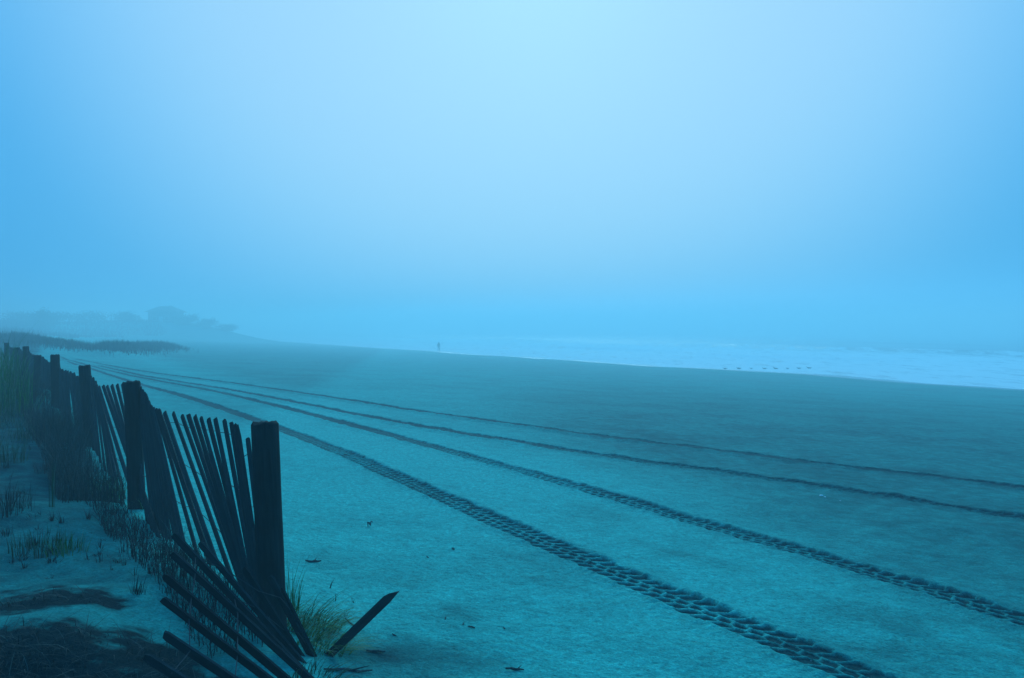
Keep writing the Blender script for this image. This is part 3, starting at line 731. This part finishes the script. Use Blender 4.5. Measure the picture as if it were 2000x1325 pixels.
# ------------------------------------------------------------------ seabirds resting in the shallows
BIRD = plain('dark_plumage', (.015, .05, .065), .8, .25, 12)
def bird_mesh():
    mb = MB(); mb.tube([(-.27, 0, .10), (-.20, 0, .09), (-.08, 0, .075), (.06, 0, .075), (.14, 0, .10), (.18, 0, .15), (.195, 0, .19), (.235, 0, .195), (.29, 0, .185)],
                       [.012, .035, .075, .082, .055, .034, .036, .022, .005], 10)
    for sd in (-1, 1): mb.tube([(.10, sd * .05, .10), (0, sd * .078, .105), (-.15, sd * .055, .115), (-.32, sd * .02, .12)], [.02, .045, .032, .006], 6, squash=.5)
    m = bpy.data.meshes.new('seabird'); m.from_pydata([tuple(v) for v in mb.v], [], mb.f); m.update(); m.materials.append(BIRD)
    m.polygons.foreach_set('use_smooth', [True] * len(m.polygons)); return m
bm_ = bird_mesh()
bx_ = [(1416, 721), (1443, 721), (1467, 720.5), (1493, 721), (1515, 721), (1538, 720.5), (1560, 720.5), (1580, 720)]
ordn = ['first', 'second', 'third', 'fourth', 'fifth', 'sixth', 'seventh', 'last']
for i, (a_, b_) in enumerate(bx_):
    Y = (ZC - .10) * F / (b_ - HZ); X = (a_ - 1000) / F * Y
    o = bpy.data.objects.new('seabird', bm_); C.objects.link(o); o.location = (X, Y, max(float(gz(X, Y, False)), .09)); k = .80 + .18 * math.sin(i * 2.1); o.scale = (k * 1.15, k, k)
    o.rotation_euler = (0, 0, math.radians(180 + 12 * math.sin(i * 1.7)))
    tag(o, 'small dark seabird resting in the shallows, %s from the left in the row of eight' % ordn[i], 'bird', 'seabirds in a row in the shallows')

# ------------------------------------------------------------------ small litter on the sand
def twig(px, py, length, ang, label, seed, r=.006, group=None, fork=True, lift=.01):
    rr = random.Random(seed); X, Y = gpx(px, py); X = float(X); Y = float(Y); z = float(gz(X, Y))
    mb = MB(); pts = []; n = 6
    for i in range(n):
        t = i / (n - 1) - .5; x = X + length * t * math.cos(ang) + rr.uniform(-.06, .06) * length; y = Y + length * t * math.sin(ang) + rr.uniform(-.06, .06) * length
        pts.append((x, y, float(gz(x, y)) + r * .6 + lift * rr.random()))
    mb.tube(pts, [r * (.5 + .8 * math.sin(math.pi * (i + .7) / n)) for i in range(n)], 6, jit=.2, rnd=rr)
    if fork:
        p = Vector(pts[3]); a2 = ang + rr.choice((-1, 1)) * rr.uniform(.6, 1.1); q = p + Vector((math.cos(a2), math.sin(a2), .25)) * length * .4
        mb.tube([p, p.lerp(q, .5), q], [r * .8, r * .6, r * .25], 5)
    return tag(mb.build('twig', TWIGW, origin=(X, Y, z)), label, 'twig', group)
twig(612, 1098, .10, .5, 'small forked twig on bare sand right of the nearest post', 1, .006)
twig(722, 1028, .09, 1.3, 'short upright twig on pale sand above the broken slat', 2, .005, lift=.05)
twig(735, 1273, .09, .1, 'dark crumpled wrack bit right of the broken slat base', 3, .005)
twig(680, 1310, .20, .6, 'long crooked twig below the broken slat', 4, .005)
twig(1005, 1308, .09, .2, 'dark wrack scrap at the bottom edge right of centre', 5, .0045)
twig(885, 1075, .04, 2.2, 'tiny dark twig on smooth sand left of the nearest tyre track', 6, .005, fork=False)
twig(690, 1222, .16, -.9, 'thin twig pointing away just above the broken slat', 7, .004, fork=False)
lit = [(870, 1210), (905, 1222), (920, 1228), (985, 1230), (835, 1090), (770, 1242)]
for i, (a_, b_) in enumerate(lit):
    twig(a_, b_, .025 + .02 * rnd.random(), rnd.uniform(0, 3), 'speck of dark wrack on the sand right of the broken slat', 20 + i, .0028, 'wrack specks on the sand', False, .004)
def shell_(px, py, r, label, seed):
    X, Y = gpx(px, py); X = float(X); Y = float(Y); z = float(gz(X, Y)); mb = MB(); n = 9; c = len(mb.v)
    mb.v.append(Vector((X, Y, z + r * .55)))
    for i in range(1, 4):
        for k in range(n):
            an = math.pi * 2 * k / n; q = r * i / 3 * (1 + .12 * math.cos(3 * an)); mb.v.append(Vector((X + q * math.cos(an), Y + .8 * q * math.sin(an), z + r * .55 * (1 - (i / 3) ** 2) - (.004 if i == 3 else 0))))
    for k in range(n): mb.f.append((0, 1 + k, 1 + (k + 1) % n))
    for i in range(2):
        for k in range(n):
            a = 1 + i * n + k; b = 1 + i * n + (k + 1) % n; mb.f.append((a, a + n, b + n, b))
    tag(mb.build('shell', SHELL, origin=(X, Y, z), smooth=True), label, 'shell', 'shells by the third tyre print')
shell_(1604, 968, .026, 'larger white shell below the third tyre print from the fence', 1)
shell_(1611, 971, .014, 'tiny white shell right of the larger white shell', 2)
shell_(1641, 978, .010, 'white shell fragment farther right below the third tyre print', 3)

# ------------------------------------------------------------------ fog
hm, ht, hb = new_mat('sea_fog'); ht.nodes.remove(hb)
pv = ht.nodes.new('ShaderNodeVolumePrincipled'); pv.inputs['Color'].default_value = (.62, .94, 1.0, 1)
pv.inputs['Density'].default_value = .0091; pv.inputs['Anisotropy'].default_value = .3
ht.links.new(pv.outputs[0], [n for n in ht.nodes if n.type == 'OUTPUT_MATERIAL'][0].inputs['Volume'])
HT = 11.0
tag(MB().box((0, 300, (HT - 4) / 2), 5000, 5000, HT + 4).build('haze', hm), kind='stuff')
